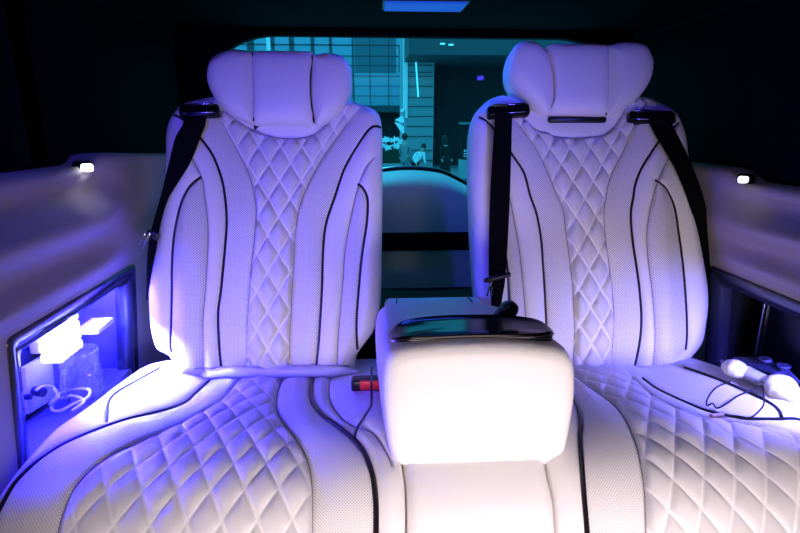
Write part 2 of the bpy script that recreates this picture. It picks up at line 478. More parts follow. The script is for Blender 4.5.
# ------------------------------------------------------------------ seats
BACK = Sheet([(1.155, .40), (1.172, .47), (1.205, .58), (1.26, .75), (1.335, .92), (1.42, 1.09), (1.47, 1.18)])
CUSH = Sheet([(.60, .28), (.632, .385), (.68, .448), (.745, .488), (.83, .504), (.92, .503), (1.05, .485), (1.2, .462), (1.30, .45)])
HEAD = Sheet([(1.375, 1.00), (1.395, 1.08), (1.42, 1.18), (1.45, 1.30)])

def quilting(P, x0, s0, amp):
    p = (P[:, 0] - x0) / QW + (P[:, 1] - s0) / QH; q = (P[:, 0] - x0) / QW - (P[:, 1] - s0) / QH
    e = lambda a: 1 - (1 - np.minimum(a - np.floor(a), np.ceil(a) - a) * 2) ** 3.5
    return amp * (e(p) * e(q))

def make_back(root, S):
    xc = S['xc']
    def bolster(P):
        return .030 * sm((np.abs(P[:, 0] - xc) - .11) / .13) - .012 * sm((np.abs(P[:, 0] - xc) - .235) / .05)
    RE = .045
    out_h = lambda P: bolster(P) - RE * .8
    O = resample(np.array([BACK.hit(p, out_h) for p in catmull(S['outline'], 260, True)]), 420, True)
    seams = {k: BACK.hits(v, bolster, 70) for k, v in S['seams'].items()}
    qpoly = np.vstack([seams['A'], seams['B'][::-1]]) if seams['A'][0, 1] < seams['A'][-1, 1] else np.vstack([seams['A'][::-1], seams['B']])
    collar = seams['C']
    top = np.array([[xc + .35, 1.5], [xc - .35, 1.5]])
    def hf(P):
        d = dist_poly(P, O, True)
        h = bolster(P) - RE + np.sqrt(np.maximum(RE ** 2 - np.maximum(RE - d, 0) ** 2, 0))
        ds = np.min([dist_poly(P, q) for q in seams.values()], 0)
        h += .0075 * (1 - np.exp(-ds / .014)) * sm(d / .04) - .003 * np.exp(-(ds / .003) ** 2)
        inq = inside(P, qpoly) & (P[:, 1] < np.interp(P[:, 0], *sorted_line(collar)))
        dq = np.minimum(np.minimum(dist_poly(P, seams['A']), dist_poly(P, seams['B'])), dist_poly(P, collar))
        h += np.where(inq, quilting(P, S['q0'][0], S['q0'][1], .012) * sm(dq / .008), 0)
        # roll along the foot of the backrest
        return h
    V, F, fc, nf, uv = pad(BACK, O, hf, 120, .085, -RE)
    under = fc[:, 1] < np.interp(fc[:, 0], *sorted_line(collar))
    isq = np.zeros(len(F), bool); isq[:nf] = (inside(fc, qpoly) & under)[:nf]
    isp = np.zeros(len(F), bool)
    for a, b in (('D', 'A'), ('B', 'G'), ('F', 'E'), ('H', 'I')):
        poly = np.vstack([seams[a], seams[b][::-1]]); isp[:nf] |= inside(fc, poly)[:nf]
    isp &= ~isq
    bo = split_build(V, F, ~(isq | isp), uv, 'backrest', M['leather'], root, lambda mb, *a: mb.build(*a))
    split_build(V, F, isq, uv, 'quilted_panel', quilted('ivory_quilted_back', (.66, .635, .64), (.84, .81, .82), S['q0'][0], S['q0'][1], .07), bo, sub)
    xs = fc[:, 0]
    cuts = [xs < seams['E'][:, 0].mean() * .55 + seams['D'][:, 0].mean() * .45, xs < xc, xs < seams['G'][:, 0].mean() * .5 + seams['H'][:, 0].mean() * .5, xs < 99]
    done = np.zeros(len(F), bool)
    for c in cuts:
        k = isp & c & ~done; done |= c
        if k.any(): split_build(V, F, k, uv, 'perforated_panel', M['perf'], bo, sub)
    for k in 'DFGI':
        o = sub(raised_line(BACK, seams[k], hf, .0034, .4), 'piping', M['pipe'], bo); o['label'] = 'black piping'
    for k in 'ABCEH':
        sub(raised_line(BACK, seams[k], hf, .0011, .3, .0016, 6), 'seam', M['seam'], bo)
    a, b = S['roll']; n = 40; pts = []; rr = []
    rs = BACK.hits([(a[0] + 8, a[1] - 6), ((a[0] + b[0]) / 2, a[1] - 6), (b[0] - 8, b[1] - 6)], bolster, 40)
    sub(raised_line(BACK, rs, hf, .0013, .3, .0016, 6), 'seam', M['seam'], bo)  # grey line drawn in place of the shadow above the foot roll
    for t in np.linspace(0, 1, n):
        u = BACK.hit((a[0] + (b[0] - a[0]) * t, a[1] + (b[1] - a[1]) * t), .02)
        e = min(t, 1 - t) / .12; pts.append(BACK.pos(u[0], u[1], .010 + .02 * (1 - math.sqrt(max(0, 1 - (2 * t - 1) ** 2)) ) * 0)); rr.append(.0155 * (min(1, .25 + .75 * e)))
    sub(MB().tube(pts, rr, 14), 'lower_roll', M['leather'], bo)
    return hf

def sorted_line(Q):
    i = np.argsort(Q[:, 0]); x = Q[i, 0]; y = Q[i, 1]
    return np.concatenate([[x[0] - 1e-4], x, [x[-1] + 1e-4]]), np.concatenate([[9.], y, [9.]])

def make_head(root, H):
    """three lobes: a middle pad between two wings"""
    part0 = None
    for k, (name, px, dep, yaw) in enumerate(H['lobes']):
        O = resample(np.array([HEAD.hit(p, .0) for p in catmull(px, 200, True)]), 180, True); c = O.mean(0); RR = .05
        def hf(P, c=c, yaw=yaw, dep=dep, O=O):
            d = np.minimum(dist_poly(P, O, True), RR) / RR
            if k == 0:
                u = (P[:, 0] - c[0]) / (np.ptp(O[:, 0]) / 2); v = (P[:, 1] - (O[:, 1].max() + O[:, 1].min()) / 2) / (np.ptp(O[:, 1]) / 2)
                return dep * np.sqrt(np.maximum(1 - np.abs(u) ** 7, 0)) * np.sqrt(np.maximum(1 - np.abs(v) ** 5, 0))
            return dep * np.maximum(1 - (1 - d) ** 2.4, 0) ** .55 + yaw * (P[:, 0] - c[0])
        V, F, fc, nf, uv = pad(HEAD, O, hf, 40, .075, 0, .8)
        mb = MB(); mb.add(V, F)
        if k == 0: part0 = mb.build(name, M['leather'], root, 'all', True, uv)
        else: sub(mb, name, M['leather'], part0, 'all', True, uv)
    for q in H['seams']:
        u = HEAD.hits(q, .006, 40); sub(MB().tube(HEAD.pos(u[:, 0], u[:, 1], .015), .0024, 8), 'seam', M['pipe'], part0)
    return part0

def make_cushion(root, S, sgn):
    xin = S['xin']
    def dome(P):
        # the outer bolster swells a little above the flat seat
        a = np.abs(P[:, 0]); return .016 * sm((a - .50) / .10)
    outer = CUSH.hits(S['outer'], -.012, 90)
    if outer[0, 1] < outer[-1, 1]: pass
    inner = CUSH.hits(S['inner'], 0., 60)
    s_end = CUSH.len - .03
    # closed outline: outer edge front to back, rear edge, inner edge back to front, front edge
    o = outer[np.argsort(outer[:, 1])]; i_ = inner[np.argsort(inner[:, 1])]
    fr = .012
    ol = np.vstack([[o[0, 0] , fr], o, [o[-1, 0] - sgn * .05, s_end]]); il = np.vstack([[i_[0, 0], fr], i_, [i_[-1, 0], s_end]])
    O = resample(np.vstack([ol, il[::-1]]), 520, True)
    outseg = np.vstack([il[0], ol, il[-1]]) if False else np.vstack([ol[0] + [-sgn * .25, 0], ol])
    seams = {k: CUSH.hits(v, dome, 90) for k, v in S['seams'].items()}
    a, b = seams['M'], seams['N']
    if a[0, 1] > a[-1, 1]: a = a[::-1]
    if b[0, 1] > b[-1, 1]: b = b[::-1]
    ext = lambda q: np.vstack([[q[0, 0], .0], q, [q[-1, 0], q[-1, 1] + .1]])
    qpoly = np.vstack([ext(a), ext(b)[::-1]]); QA, QB = ext(a), ext(b)
    def hf(P):
        d1 = dist_poly(P, outseg); R1 = .035
        h = dome(P) - R1 + np.sqrt(np.maximum(R1 ** 2 - np.maximum(R1 - d1, 0) ** 2, 0))
        d2 = dist_poly(P, il); R2 = .008
        h += -R2 + np.sqrt(np.maximum(R2 ** 2 - np.maximum(R2 - d2, 0) ** 2, 0))
        ds = np.min([dist_poly(P, q) for q in seams.values()], 0)
        h += .010 * (1 - np.exp(-ds / .018)) * sm(np.minimum(d1, d2) / .03) - .003 * np.exp(-(ds / .003) ** 2)
        inq = inside(P, qpoly); dq = np.minimum(dist_poly(P, QA), dist_poly(P, QB))
        h += np.where(inq, quilting(P, S['q0'][0], S['q0'][1], .0055) * sm(dq / .010), 0)
        return h
    V, F, fc, nf, uv = pad(CUSH, O, hf, 170, .10, 0)
    isq = np.zeros(len(F), bool); isq[:nf] = inside(fc, qpoly)[:nf]
    isp = np.zeros(len(F), bool)
    J = seams['J']; J = J[np.argsort(J[:, 1])]; Oo = seams['O']; Oo = Oo[np.argsort(Oo[:, 1])]
    for p in (np.vstack([ext(J), QA[::-1]]), np.vstack([QB, ext(Oo)[::-1]])): isp[:nf] |= (inside(fc, p) )[:nf]
    isp &= ~isq
    co = split_build(V, F, ~(isq | isp), uv, 'seat_cushion', M['leather'], root, lambda mb, *a: mb.build(*a))
    split_build(V, F, isq, uv, 'quilted_panel', quilted('ivory_quilted_seat', (.72, .69, .685), (.86, .83, .825), S['q0'][0], S['q0'][1], .07), co, sub)
    for k in (fc[:, 0] < S['xc'], fc[:, 0] >= S['xc']):
        split_build(V, F, isp & k, uv, 'perforated_panel', M['perfc'], co, sub)
    for k in 'MNP':
        if k in seams: sub(raised_line(CUSH, seams[k], hf, .0010, .3, .0022, 6), 'seam', M['seam'], co)
    for k in S['piped']:
        o_ = sub(raised_line(CUSH, seams[k], hf, S['piped'][k], .5, .003 if k != 'K' else .0055), 'piping', M['pipe'], co); o_['label'] = 'black piping'
    return hf

LEFT = dict(xc=-.335, q0=None,
    outline=[(182, 380), (174, 368), (170, 357), (157, 349), (151, 328), (149, 300), (150, 284), (155, 255), (160, 222), (164, 192), (166, 170), (166, 137), (170.6, 119), (180, 107.5), (193, 102), (212, 98), (240, 97), (280, 97), (320, 98), (351, 102), (364, 105.6), (377, 112), (381.5, 122), (382.5, 150), (382.5, 200), (382, 250), (381.5, 289), (379.5, 310), (374, 330), (366, 342), (357, 355), (354, 371), (345, 382), (260, 384)],
    seams=dict(
        A=[(220, 112), (223, 124), (238, 152.5), (249, 175), (255, 200), (256, 218), (253, 252), (249.5, 286), (247, 330), (247, 372)],
        B=[(362, 103), (334, 141), (317, 167.5), (302, 199.5), (296, 227.5), (293.5, 265), (292.2, 289), (289.7, 341), (289.7, 372)],
        C=[(226, 112), (238, 121), (250, 128), (266, 135), (285, 138.5), (300, 138), (315, 134), (326, 125), (338, 110)],
        D=[(172.5, 113), (184, 120), (199, 136.6), (212, 154), (221, 177), (224.5, 195), (226.5, 218), (225, 246), (221, 288), (218, 313), (219, 347), (221.5, 370)],
        E=[(180, 146), (190, 156), (200.6, 175), (204.5, 196), (208, 233), (206, 282), (203, 319), (203, 370)],
        F=[(201, 177), (194, 182), (187, 190.5), (180, 207), (174, 237), (172, 269), (172, 289), (171.5, 313), (170.4, 352)],
        G=[(380.6, 122.5), (371, 127), (358, 145), (345, 167.5), (335, 196), (326, 224), (323, 252), (322, 288), (319, 337.5), (316, 370)],
        H=[(376, 155), (365.6, 167.5), (358, 187), (350.6, 218), (345, 252), (342.3, 288), (338.5, 332), (336.6, 370)],
        I=[(358, 184), (363, 188), (367.5, 199.5), (366.6, 224), (362, 255.6), (359, 288), (356.6, 322.5), (357, 350)]),
    roll=((187, 374), (357, 372)))
RIGHT = dict(xc=.335, q0=None,
    outline=[(500, 384), (496, 372), (488, 352), (481, 330), (476, 289), (473.5, 252), (471.5, 209), (470.3, 170), (470.3, 137.5), (472, 119), (479, 107.5), (489, 100), (500, 96.5), (514, 98), (560, 97), (600, 96), (641, 98), (652, 102), (665, 107.5), (676, 117), (684, 134), (687, 152), (689, 175), (693, 210), (701, 254), (706, 284), (707, 304), (705, 322.5), (701, 343), (690, 358), (682, 367.5), (664, 379), (648, 384), (600, 385)],
    seams=dict(
        A=[(512, 115), (518, 124), (535, 147), (548, 173), (557, 195), (563, 209), (566.6, 237), (571, 270.6), (573, 289), (574.7, 332), (574, 352), (572.6, 372)],
        B=[(648, 100), (631, 132), (622, 154), (610.6, 177), (606.4, 197), (604, 214), (606, 240.6), (609.7, 269), (612, 288), (614, 315), (612.5, 347), (608.5, 372)],
        C=[(518, 112), (527.5, 122.5), (539, 131), (557.5, 136.6), (576, 138), (592, 136.6), (605, 134), (616, 124), (626, 108)],
        D=[(480, 115), (488, 122.5), (500, 136), (512.5, 155), (524, 173), (530, 195), (536.6, 214), (541, 239), (543, 265), (544.5, 288), (547, 336.6), (548, 370)],
        E=[(496, 160), (503, 176), (510, 199), (515, 224), (519.7, 252), (523.5, 289.5), (527, 330), (529, 370)],
        F=[(503, 176), (497, 184), (496, 196), (500, 225), (506, 257), (509, 290), (511, 330), (511, 352)],
        G=[(679, 122.5), (672.5, 128), (659, 141), (644, 164), (636, 182.5), (633.5, 197), (631, 214), (632.8, 240.6), (637, 269), (639.5, 288), (641.6, 317), (640, 341), (634, 371)],
        H=[(678, 148), (668, 160), (657.5, 182.5), (653.5, 197), (649, 216), (647, 239), (649, 265), (652, 288), (655, 322.5), (655, 347), (652, 371)],
        I=[(655, 180), (660, 183), (667, 190), (674.4, 207), (679, 235), (683, 265), (685, 288), (686.6, 313), (687, 335.6), (685.7, 350)]),
    roll=((495, 374), (672, 372)))
LEFT['q0'] = BACK.hit((269, 199.5), 0.); RIGHT['q0'] = BACK.hit((583, 199), 0.)

HL = dict(seams=[[(253.5, 55), (256, 75), (256.5, 92), (256, 108), (254.5, 122)], [(312.5, 57), (311, 75), (310.5, 92), (312, 109), (314.5, 124)]], lobes=[
    ('headrest', [(253, 54), (266, 52.5), (281, 52), (297, 52.5), (313, 54), (311, 75), (310.5, 92), (312, 110), (314, 125), (295, 126), (275, 126), (254, 124.5), (256, 108), (256, 88), (255, 70)], .034, 0.),
    ('headrest_wing', [(253, 53.5), (243, 50.5), (233, 50), (222, 53), (212, 60), (208, 71), (208.5, 84), (215, 98), (223, 108), (233, 116), (246, 122), (254, 123.5), (256, 108), (256.5, 88), (255, 68)], .031, -.045),
    ('headrest_wing', [(312, 57), (320, 54.5), (329, 53.5), (342, 57), (350, 67), (351.5, 78), (350, 93), (343, 108), (334, 118), (325, 124), (316, 125.5), (312, 112), (310, 92), (311, 72)], .031, .045)])
HR = dict(seams=[[(604.8, 49), (604.6, 70), (604.2, 95), (604.6, 116)]], lobes=[
    ('headrest', [(545, 48), (558, 45.5), (575, 44.6), (590, 45), (606, 47), (605, 65), (604.5, 85), (604, 105), (604, 117), (585, 117), (565, 116.5), (548, 115), (552, 101), (552, 79), (549, 62)], .034, 0.),
    ('headrest_wing', [(546, 52), (538, 44.6), (528, 41), (518.5, 43.5), (512, 50), (509, 60), (509, 75.5), (514, 87), (522, 98), (535, 111), (547, 115.5), (553.5, 102), (553.5, 79), (550, 62)], .031, -.045),
    ('headrest_wing', [(604.5, 48), (612, 44.5), (622, 42.6), (635.5, 43.4), (645, 48), (650, 57), (652, 67), (648, 83), (637, 99), (620, 111), (606, 118), (603.5, 105), (604, 85), (604, 65)], .031, .045)])

CL = dict(xc=-.36, xin=-.1, piped=dict(J=.0032, O=.0046, K=.0024),
    outer=[(171, 370), (141, 377.6), (114, 395), (76, 425), (49.5, 444), (23, 471), (7.6, 490), (-6, 510), (-16, 530), (-24, 560)],
    inner=[(385, 374), (392, 420), (402, 465), (405, 490), (405.5, 533), (405, 570)],
    seams=dict(
        J=[(209, 381), (196, 393), (183, 404), (152, 414), (103, 428), (57, 448), (19, 478.5), (0, 509), (-14, 540), (-22, 570)],
        K=[(160, 369), (135, 383), (118, 393), (110, 401), (107, 412), (106.6, 423)],
        M=[(242, 379), (232, 388), (221, 401), (183, 423), (145, 440), (103, 461), (76, 486), (63, 513), (57, 540), (54, 575)],
        N=[(286, 374), (280, 385), (276, 405), (282, 421), (294, 436), (306, 456.5), (312, 487), (312.5, 533), (311, 580)],
        O=[(313, 377), (311, 388), (312, 402), (321, 415), (335, 425.6), (359, 446), (371, 470), (375.5, 498), (376, 533), (375, 580)],
        P=[(331, 376), (329, 390), (331, 402), (340, 416), (352.5, 425.6), (372, 432.5), (385, 450), (392, 466)]))
CR = dict(xc=.40, xin=.2, piped=dict(J=.0032, O=.0042, K=.0032),
    outer=[(676, 366), (698, 371), (722, 379), (750, 390), (775, 399), (800, 407), (830, 425), (855, 450), (880, 485), (900, 530), (910, 570)],
    inner=[(500, 374), (540, 440), (549, 474), (555, 498), (557.5, 533), (558, 575)],
    seams=dict(
        J=[(643, 379), (655, 388), (668, 395), (688, 404), (708.6, 412), (743, 418.7), (770, 419.7), (800, 420.5), (830, 440), (850, 470), (868, 520), (875, 570)],
        K=[(684.6, 369), (705, 376), (722, 382.6), (750, 394.7), (770, 405), (778, 412), (781, 418.5)],
        M=[(632, 378), (650, 394), (667, 405), (695, 415), (743, 424), (775, 429), (805, 440), (822, 462), (836, 500), (842, 570)],
        N=[(575, 376), (584, 383), (596, 392), (616, 407), (633, 436), (641.6, 470), (646, 533), (647, 580)],
        O=[(564, 376), (570, 390), (574.7, 401.5), (579, 412), (581, 425), (580, 443), (583, 487), (586.7, 533), (588, 580)]))
CL['q0'] = CUSH.hit((258, 520.5), .005); CR['q0'] = CUSH.hit((699, 509), .005)

seatL = tag(empty('rear_seat', (-.37, 1.0, .0)), 'ivory quilted leather rear seat with black piping beside the glass mug niche', 'car seat', 'rear cabin seats')
seatR = tag(empty('rear_seat', (.37, 1.0, .0)), 'ivory quilted leather rear seat with black belts hanging over both shoulders', 'car seat', 'rear cabin seats')
hbL = make_back(seatL, LEFT); hbR = make_back(seatR, RIGHT)
hcL = make_cushion(seatL, CL, -1); hcR = make_cushion(seatR, CR, 1)
headL = make_head(seatL, HL); headR = make_head(seatR, HR)
for sgn, root, px in ((-1, seatL, (283, 125)), (1, seatR, (577, 119))):
    c = HEAD.hit(px); p = HEAD.pos(c[0], c[1], -.008 if sgn > 0 else -.022)
    MB().box(tuple(p), (.15, .035, .016), .006).build('headrest_gap_shade', M['black'], root)  # black bar stands in for the shadowed gap below the headrest
    for dx in (-.055, .055): MB().tube([(p[0] + dx, p[1] + .01, p[2] + .06), (p[0] + dx, p[1], p[2] - .09)], .006).build('headrest_post', M['chrome'], root)
    MB().box((sgn * .36, .96, .16), (.5, .5, .30), .03).build('seat_base', M['dark'], root)

# belt guides: glossy black loops on the shoulders
def guide(root, px0, px1, hf, h=.012, tilt=0.):
    a = BACK.hit(px0, hf); b = BACK.hit(px1, hf); h0 = max(float(hf(np.array([a]))[0]), float(hf(np.array([b]))[0])) + h; A = BACK.pos(*a, h0); B = BACK.pos(*b, h0)
    d = Vector(B - A); L = d.length; mid = (Vector(A) + Vector(B)) / 2
    X = d.normalized(); Nn = Vector((0, -.9, .42)); Zz = X.cross(Nn).normalized(); Nn = Zz.cross(X).normalized()
    R = Matrix((X, Nn, Zz)).transposed()
    g = MB().box(mid, (L, .03, .030), .008, 3, R).build('belt_guide', M['gloss'], root)
    sub(MB().box(mid + Zz * -.013 + Nn * .012, (L * .8, .010, .004), .0015, 2, R), 'chrome_edge', M['chrome'], g)
    sub(MB().box(mid + Zz * .008 + Nn * .0145, (L * .75, .004, .005), .001, 2, R), 'chrome_edge', M['chrome'], g)
    return mid
zero = lambda P: np.zeros(len(P)) + .0
guide(seatL, (182, 115), (222, 115), hbL)
guide(seatR, (486, 115.5), (526, 115.5), hbR)
guide(seatR, (626, 119.5), (671, 122), hbR)

struct(MB().box((0, 1.46, .275), (1.36, .30, .55), .01).build('dark_gap_filler', M['dark']))  # dark block added so the gap between seats and armrest goes black

# ------------------------------------------------------------------ middle cushion section under the armrest
def mid_cushion():
    L = CUSH.hits(CL['inner'], 0., 60); R = CUSH.hits(CR['inner'], 0., 60)
    s = np.linspace(.02, CUSH.len - .08, 70); L = L[np.argsort(L[:, 1])]; R = R[np.argsort(R[:, 1])]
    xl = np.interp(s, L[:, 1], L[:, 0]) + .003; xr = np.interp(s, R[:, 1], R[:, 0]) - .003
    rows = []
    for i in range(len(s)):
        r = [CUSH.pos(xl[i], s[i], -.08)]
        for t in np.linspace(0, 1, 24):
            x = xl[i] + (xr[i] - xl[i]) * t; e = min(t, 1 - t) * (xr[i] - xl[i]); R_ = .010
            h = -R_ + math.sqrt(max(R_ ** 2 - max(R_ - e, 0) ** 2, 0)) + .002
            r.append(CUSH.pos(x, s[i], h))
        r.append(CUSH.pos(xr[i], s[i], -.08)); rows.append(r)
    o = MB().grid(rows).build('middle_seat_cushion', M['leather'], smooth='all', fixn=False)
    return tag(o, 'plain ivory leather middle cushion section directly under the armrest', 'seat cushion')
mid_cushion()

# ------------------------------------------------------------------ centre armrest
def armrest():
    root = tag(empty('centre_armrest', (.08, .95, .5)), 'plump white leather fold-down armrest with black glossy tray top between the seats', 'armrest')
    px = [(396, 347.5), (410, 344), (434, 341.5), (460, 340), (479, 339.5), (505, 340), (527.6, 341.5), (548, 344.5), (560, 348), (568, 354), (572.5, 364), (573.5, 377.6), (573, 394), (571, 410), (568.5, 426), (565, 442), (561, 453), (554, 460), (542, 463), (500, 464), (455, 464.3), (410, 464), (399, 461.5), (392.5, 456), (388, 443), (385.5, 427), (384, 411), (383, 392), (383, 374), (385, 360), (389, 352)]
    Y0 = .80; O = np.array([atY(x, y, Y0) for x, y in catmull(px, 120, True)])[:, [0, 2]]; c = O.mean(0)
    rings = []
    for y, sc in ((Y0 - .026, .35), (Y0 - .0255, .65), (Y0 - .024, .84), (Y0 - .0195, .93), (Y0 - .011, .98), (Y0, 1.0), (Y0 + .02, 1.012), (Y0 + .06, 1.01), (Y0 + .10, .995), (Y0 + .15, .97), (Y0 + .21, .935), (Y0 + .25, .91), (Y0 + .275, .87), (Y0 + .285, .75)):
        q = c + (O - c) * sc
        k = max(0, (y - Y0 - .02) / .27); cx = c[0] - k * .028
        dz = -.012 * k; top = q[:, 1] > c[1]
        z = np.where(top, q[:, 1] + dz, q[:, 1] + .03 * k)
        rings.append([(cx + (a - c[0]), y, b) for a, b in zip(q[:, 0], z)])
    body = MB().loft(rings).build('armrest_body', M['leather'], root, 'all')
    # black glossy tray set into the top
    zt = O[:, 1].max(); tp = []
    trayL, trayR = O[:, 0].min() + .014, O[:, 0].max() - .030; xm = (trayL + trayR) / 2; a = (trayR - trayL) / 2
    def top_z(x, y):
        u = abs(x - c[0]) / ((O[:, 0].max() - O[:, 0].min()) / 2); return zt - .012 * max(0, (y - Y0 - .02) / .27) - .004 * u ** 2 - .032 * max(0, u - .72) ** 2 / .08
    rows = []
    def ringpts(k, dz):
        out = []
        for t in np.linspace(0, 2 * PI, 72, endpoint=False):
            cx, sy = math.cos(t), math.sin(t); X = xm + a * k * math.copysign(abs(cx) ** .55, cx); Yy = Y0 + .047 + .053 * k * math.copysign(abs(sy) ** .7, sy) + .012 * (1 - ((X - xm) / a) ** 2)
            out.append((X, Yy, top_z(X, Yy) + dz))
        return out
    tray = MB().loft([ringpts(1.0, -.02), ringpts(1.0, .004), ringpts(.98, .0065), ringpts(.96, .0065), ringpts(.92, .0045), ringpts(.5, .004), ringpts(.05, .004)]).build('tray', M['gloss'], root, 'all')
    rim = sub(MB().tube(ringpts(1.0, .003), .0022, 6, True), 'tray_rim', mat('tray_rim_metal', (.25, .22, .25), .2, 1.), tray)
    return root, c, O, zt
ARM, AC, AO, AZ = armrest()

# panel behind the armrest where it folds up
p0 = atY(384, 300, 1.20); p1 = atY(486, 300, 1.20)
cr = tag(empty('armrest_recess', ((p0[0] + p1[0]) / 2, 1.17, .45)), 'pale leather recess panel behind the armrest between the two backrests', 'panel')
cxm = (p0[0] + p1[0]) / 2 - .004; wv = p1[0] - p0[0] - .012
MB().box((cxm, 1.185, .562), (wv, .10, .16), .012).build('recess_panel', M['leather'], cr)
for sx in (-1, 1): MB().tube([(cxm + sx * (wv / 2 - .02), 1.133, .55), (cxm + sx * (wv / 2 - .02), 1.135, .632), (cxm + sx * (wv / 2 - .024), 1.15, .6435), (cxm + sx * (wv / 2 - .03), 1.225, .6435)], .0016).build('piping', M['pipe'], cr)

# ------------------------------------------------------------------ seat belts
def belt_from_px(Lp, Rp, H, n=60, sheet=BACK):
    """edges traced on the surface, lifted by H along the strap"""
    m = len(Lp); L = [sheet.pos(*sheet.hit(p, h), h) for p, h in zip(Lp, H)]; R = [sheet.pos(*sheet.hit(p, h), h) for p, h in zip(Rp, H)]
    return ribbon(catmull(L, n), catmull(R, n), .0016)

b1 = tag(empty('seat_belt', (-.62, 1.25, .8)), 'black seat belt running diagonally down the left shoulder of the left seat', 'seat belt', 'black seat belts')
belt_from_px([(184, 113), (183, 124), (175, 139), (167.5, 169), (161.5, 193), (154, 220), (149, 240), (147, 262), (146, 300)],
             [(206, 114), (205.5, 124), (200.6, 137), (190, 163), (175, 187), (167, 202), (161, 222), (156.5, 250), (153, 300)],
             [.046, .046, .044, .040, .034, .024, .012, .0, -.03]).build('webbing', M['belt'], b1)
tp = BACK.pos(*BACK.hit((153, 235), .03), .03)
tg = MB().box(tuple(tp), (.030, .010, .018), .004, 2, Matrix.Rotation(.5, 3, 'Y')).build('tongue_grip', M['black'], b1)
q = BACK.pos(*BACK.hit((146, 240), .034), .034)
sub(MB().box(tuple(q), (.006, .003, .040), .001, 2, Matrix.Rotation(.55, 3, 'Y')), 'tongue_plate', M['chrome'], tg)
sub(MB().box(tuple(q + np.array([-.009, 0, .002])), (.003, .003, .034), .001, 2, Matrix.Rotation(.55, 3, 'Y')), 'tongue_plate', M['chrome'], tg)

b2 = tag(empty('seat_belt', (.20, 1.25, .8)), 'black seat belt hanging straight down beside the armrest at the right seat', 'seat belt', 'black seat belts')
belt_from_px([(494.5, 113), (494.5, 123), (492, 160), (490, 199), (489, 240), (489, 280), (491, 300), (490, 325)],
             [(512.5, 113), (512, 122), (511, 160), (509.7, 199), (507.5, 246), (505, 281), (502, 300), (500, 325)],
             [.046, .048, .048, .046, .046, .048, .05, .05]).build('webbing', M['belt'], b2)
A_ = BACK.pos(*BACK.hit((484, 281), .062), .062); B_ = BACK.pos(*BACK.hit((510, 274), .062), .062)
tg = MB().tube([A_, A_ * .85 + B_ * .15, A_ * .15 + B_ * .85, B_], [.004, .0065, .0065, .006], 10).build('tongue_grip', M['black'], b2)
C_ = BACK.pos(*BACK.hit((491, 282), .064), .064); D_ = BACK.pos(*BACK.hit((487, 296), .064), .064); E_ = BACK.pos(*BACK.hit((491.5, 296), .064), .064); F_ = BACK.pos(*BACK.hit((493, 287), .064), .064)
sub(MB().tube([C_, D_, E_, F_], .0022, 6), 'tongue_plate', M['chrome'], tg)

b3 = tag(empty('seat_belt', (.62, 1.25, .8)), 'black seat belt sloping down the outer right shoulder of the right seat', 'seat belt', 'black seat belts')
belt_from_px([(648, 118), (653, 131), (672.5, 164), (685, 192), (693, 218), (700.7, 246), (706, 280), (708, 310)],
             [(671, 120), (673, 126), (685.6, 151), (695, 173), (703, 196), (707.5, 218), (709, 246), (711, 310)],
             [.046, .046, .042, .032, .018, .002, -.02, -.05]).build('webbing', M['belt'], b3)

# buckles
bk = tag(empty('seat_belt_buckle', (-.06, 1.08, .49)), 'seat belt buckle with red release button beside the armrest', 'buckle')
p = CUSH.pos(*CUSH.hit((367, 384), .02), .02)
hb_ = MB().box(tuple(p), (.068, .030, .032), .007).build('buckle_housing', M['black'], bk)
sub(MB().box(tuple(p + np.array([.008, -.0135, .004])), (.046, .008, .022), .003), 'release_button', M['red'], hb_)
cs = CUSH.hits([(371.5, 372), (371.5, 386), (371, 395), (364, 405), (357, 415), (354, 424)], .04, 40); hh = np.interp(np.linspace(0, 1, 40), [0, .35, .5, 1], [.05, .042, .02, .012])
MB().tube(CUSH.pos(cs[:, 0], cs[:, 1], hh), .0025).build('buckle_cord', M['pipe'], bk)

bb = tag(empty('seat_belt_buckle', (.14, 1.0, .70)), 'black upright belt buckle standing on the back of the armrest', 'buckle')
def P_(x, y, Y=.93): return atY(x, y, Y)
poly = [(490, 323), (493, 317), (499, 309), (504, 303), (510, 301), (515, 302.5), (518, 306), (518, 310), (515, 316), (512, 323)]
front = [P_(x, y) for x, y in catmull(poly, 48, True)]; cc = np.mean(front, 0)
rings = []
for dy, sc in ((-.010, .80), (-.008, .93), (-.003, 1), (.006, 1), (.010, .93), (.012, .8)): rings.append([cc + (f - cc) * sc + np.array([0, dy, 0]) for f in front])
bh = MB().loft(rings).build('buckle_housing', M['black'], bb)
sub(MB().box(tuple(P_(506, 308, .92)), (.014, .006, .008), .002, 2, Matrix.Rotation(-.4, 3, 'Y')), 'buckle_slot', mat('slot_grey', (.12, .12, .12), .4), bh)
MB().tube([P_(509, 303, .93), P_(508.6, 290, .99), P_(508, 277, 1.05)], .0022).build('buckle_cord', M['pipe'], bb)

# ------------------------------------------------------------------ lamps
cl = tag(empty('ceiling_lamp', (.05, 1.57, 1.36)), 'slim blue glowing lamp strip on the dark ceiling above the rear window', 'lamp')
c0 = [on_plane(p, (0, 0, 1.352), (0, 0, 1)) for p in ((383, 1), (466, 2.5), (466, 11.5), (383, 11))]
cc = np.mean(c0, 0); wv_ = c0[1][0] - c0[0][0]; dv = c0[1][1] - c0[2][1]; dv = abs(dv)
MB().box((cc[0], cc[1], 1.358), (wv_ + .012, dv + .012, .008), .003).build('lamp_housing', M['black'], cl)
MB().box((cc[0], cc[1], 1.353), (wv_, dv, .006), .0028).build('lamp_lens', M['bluelamp'], cl)

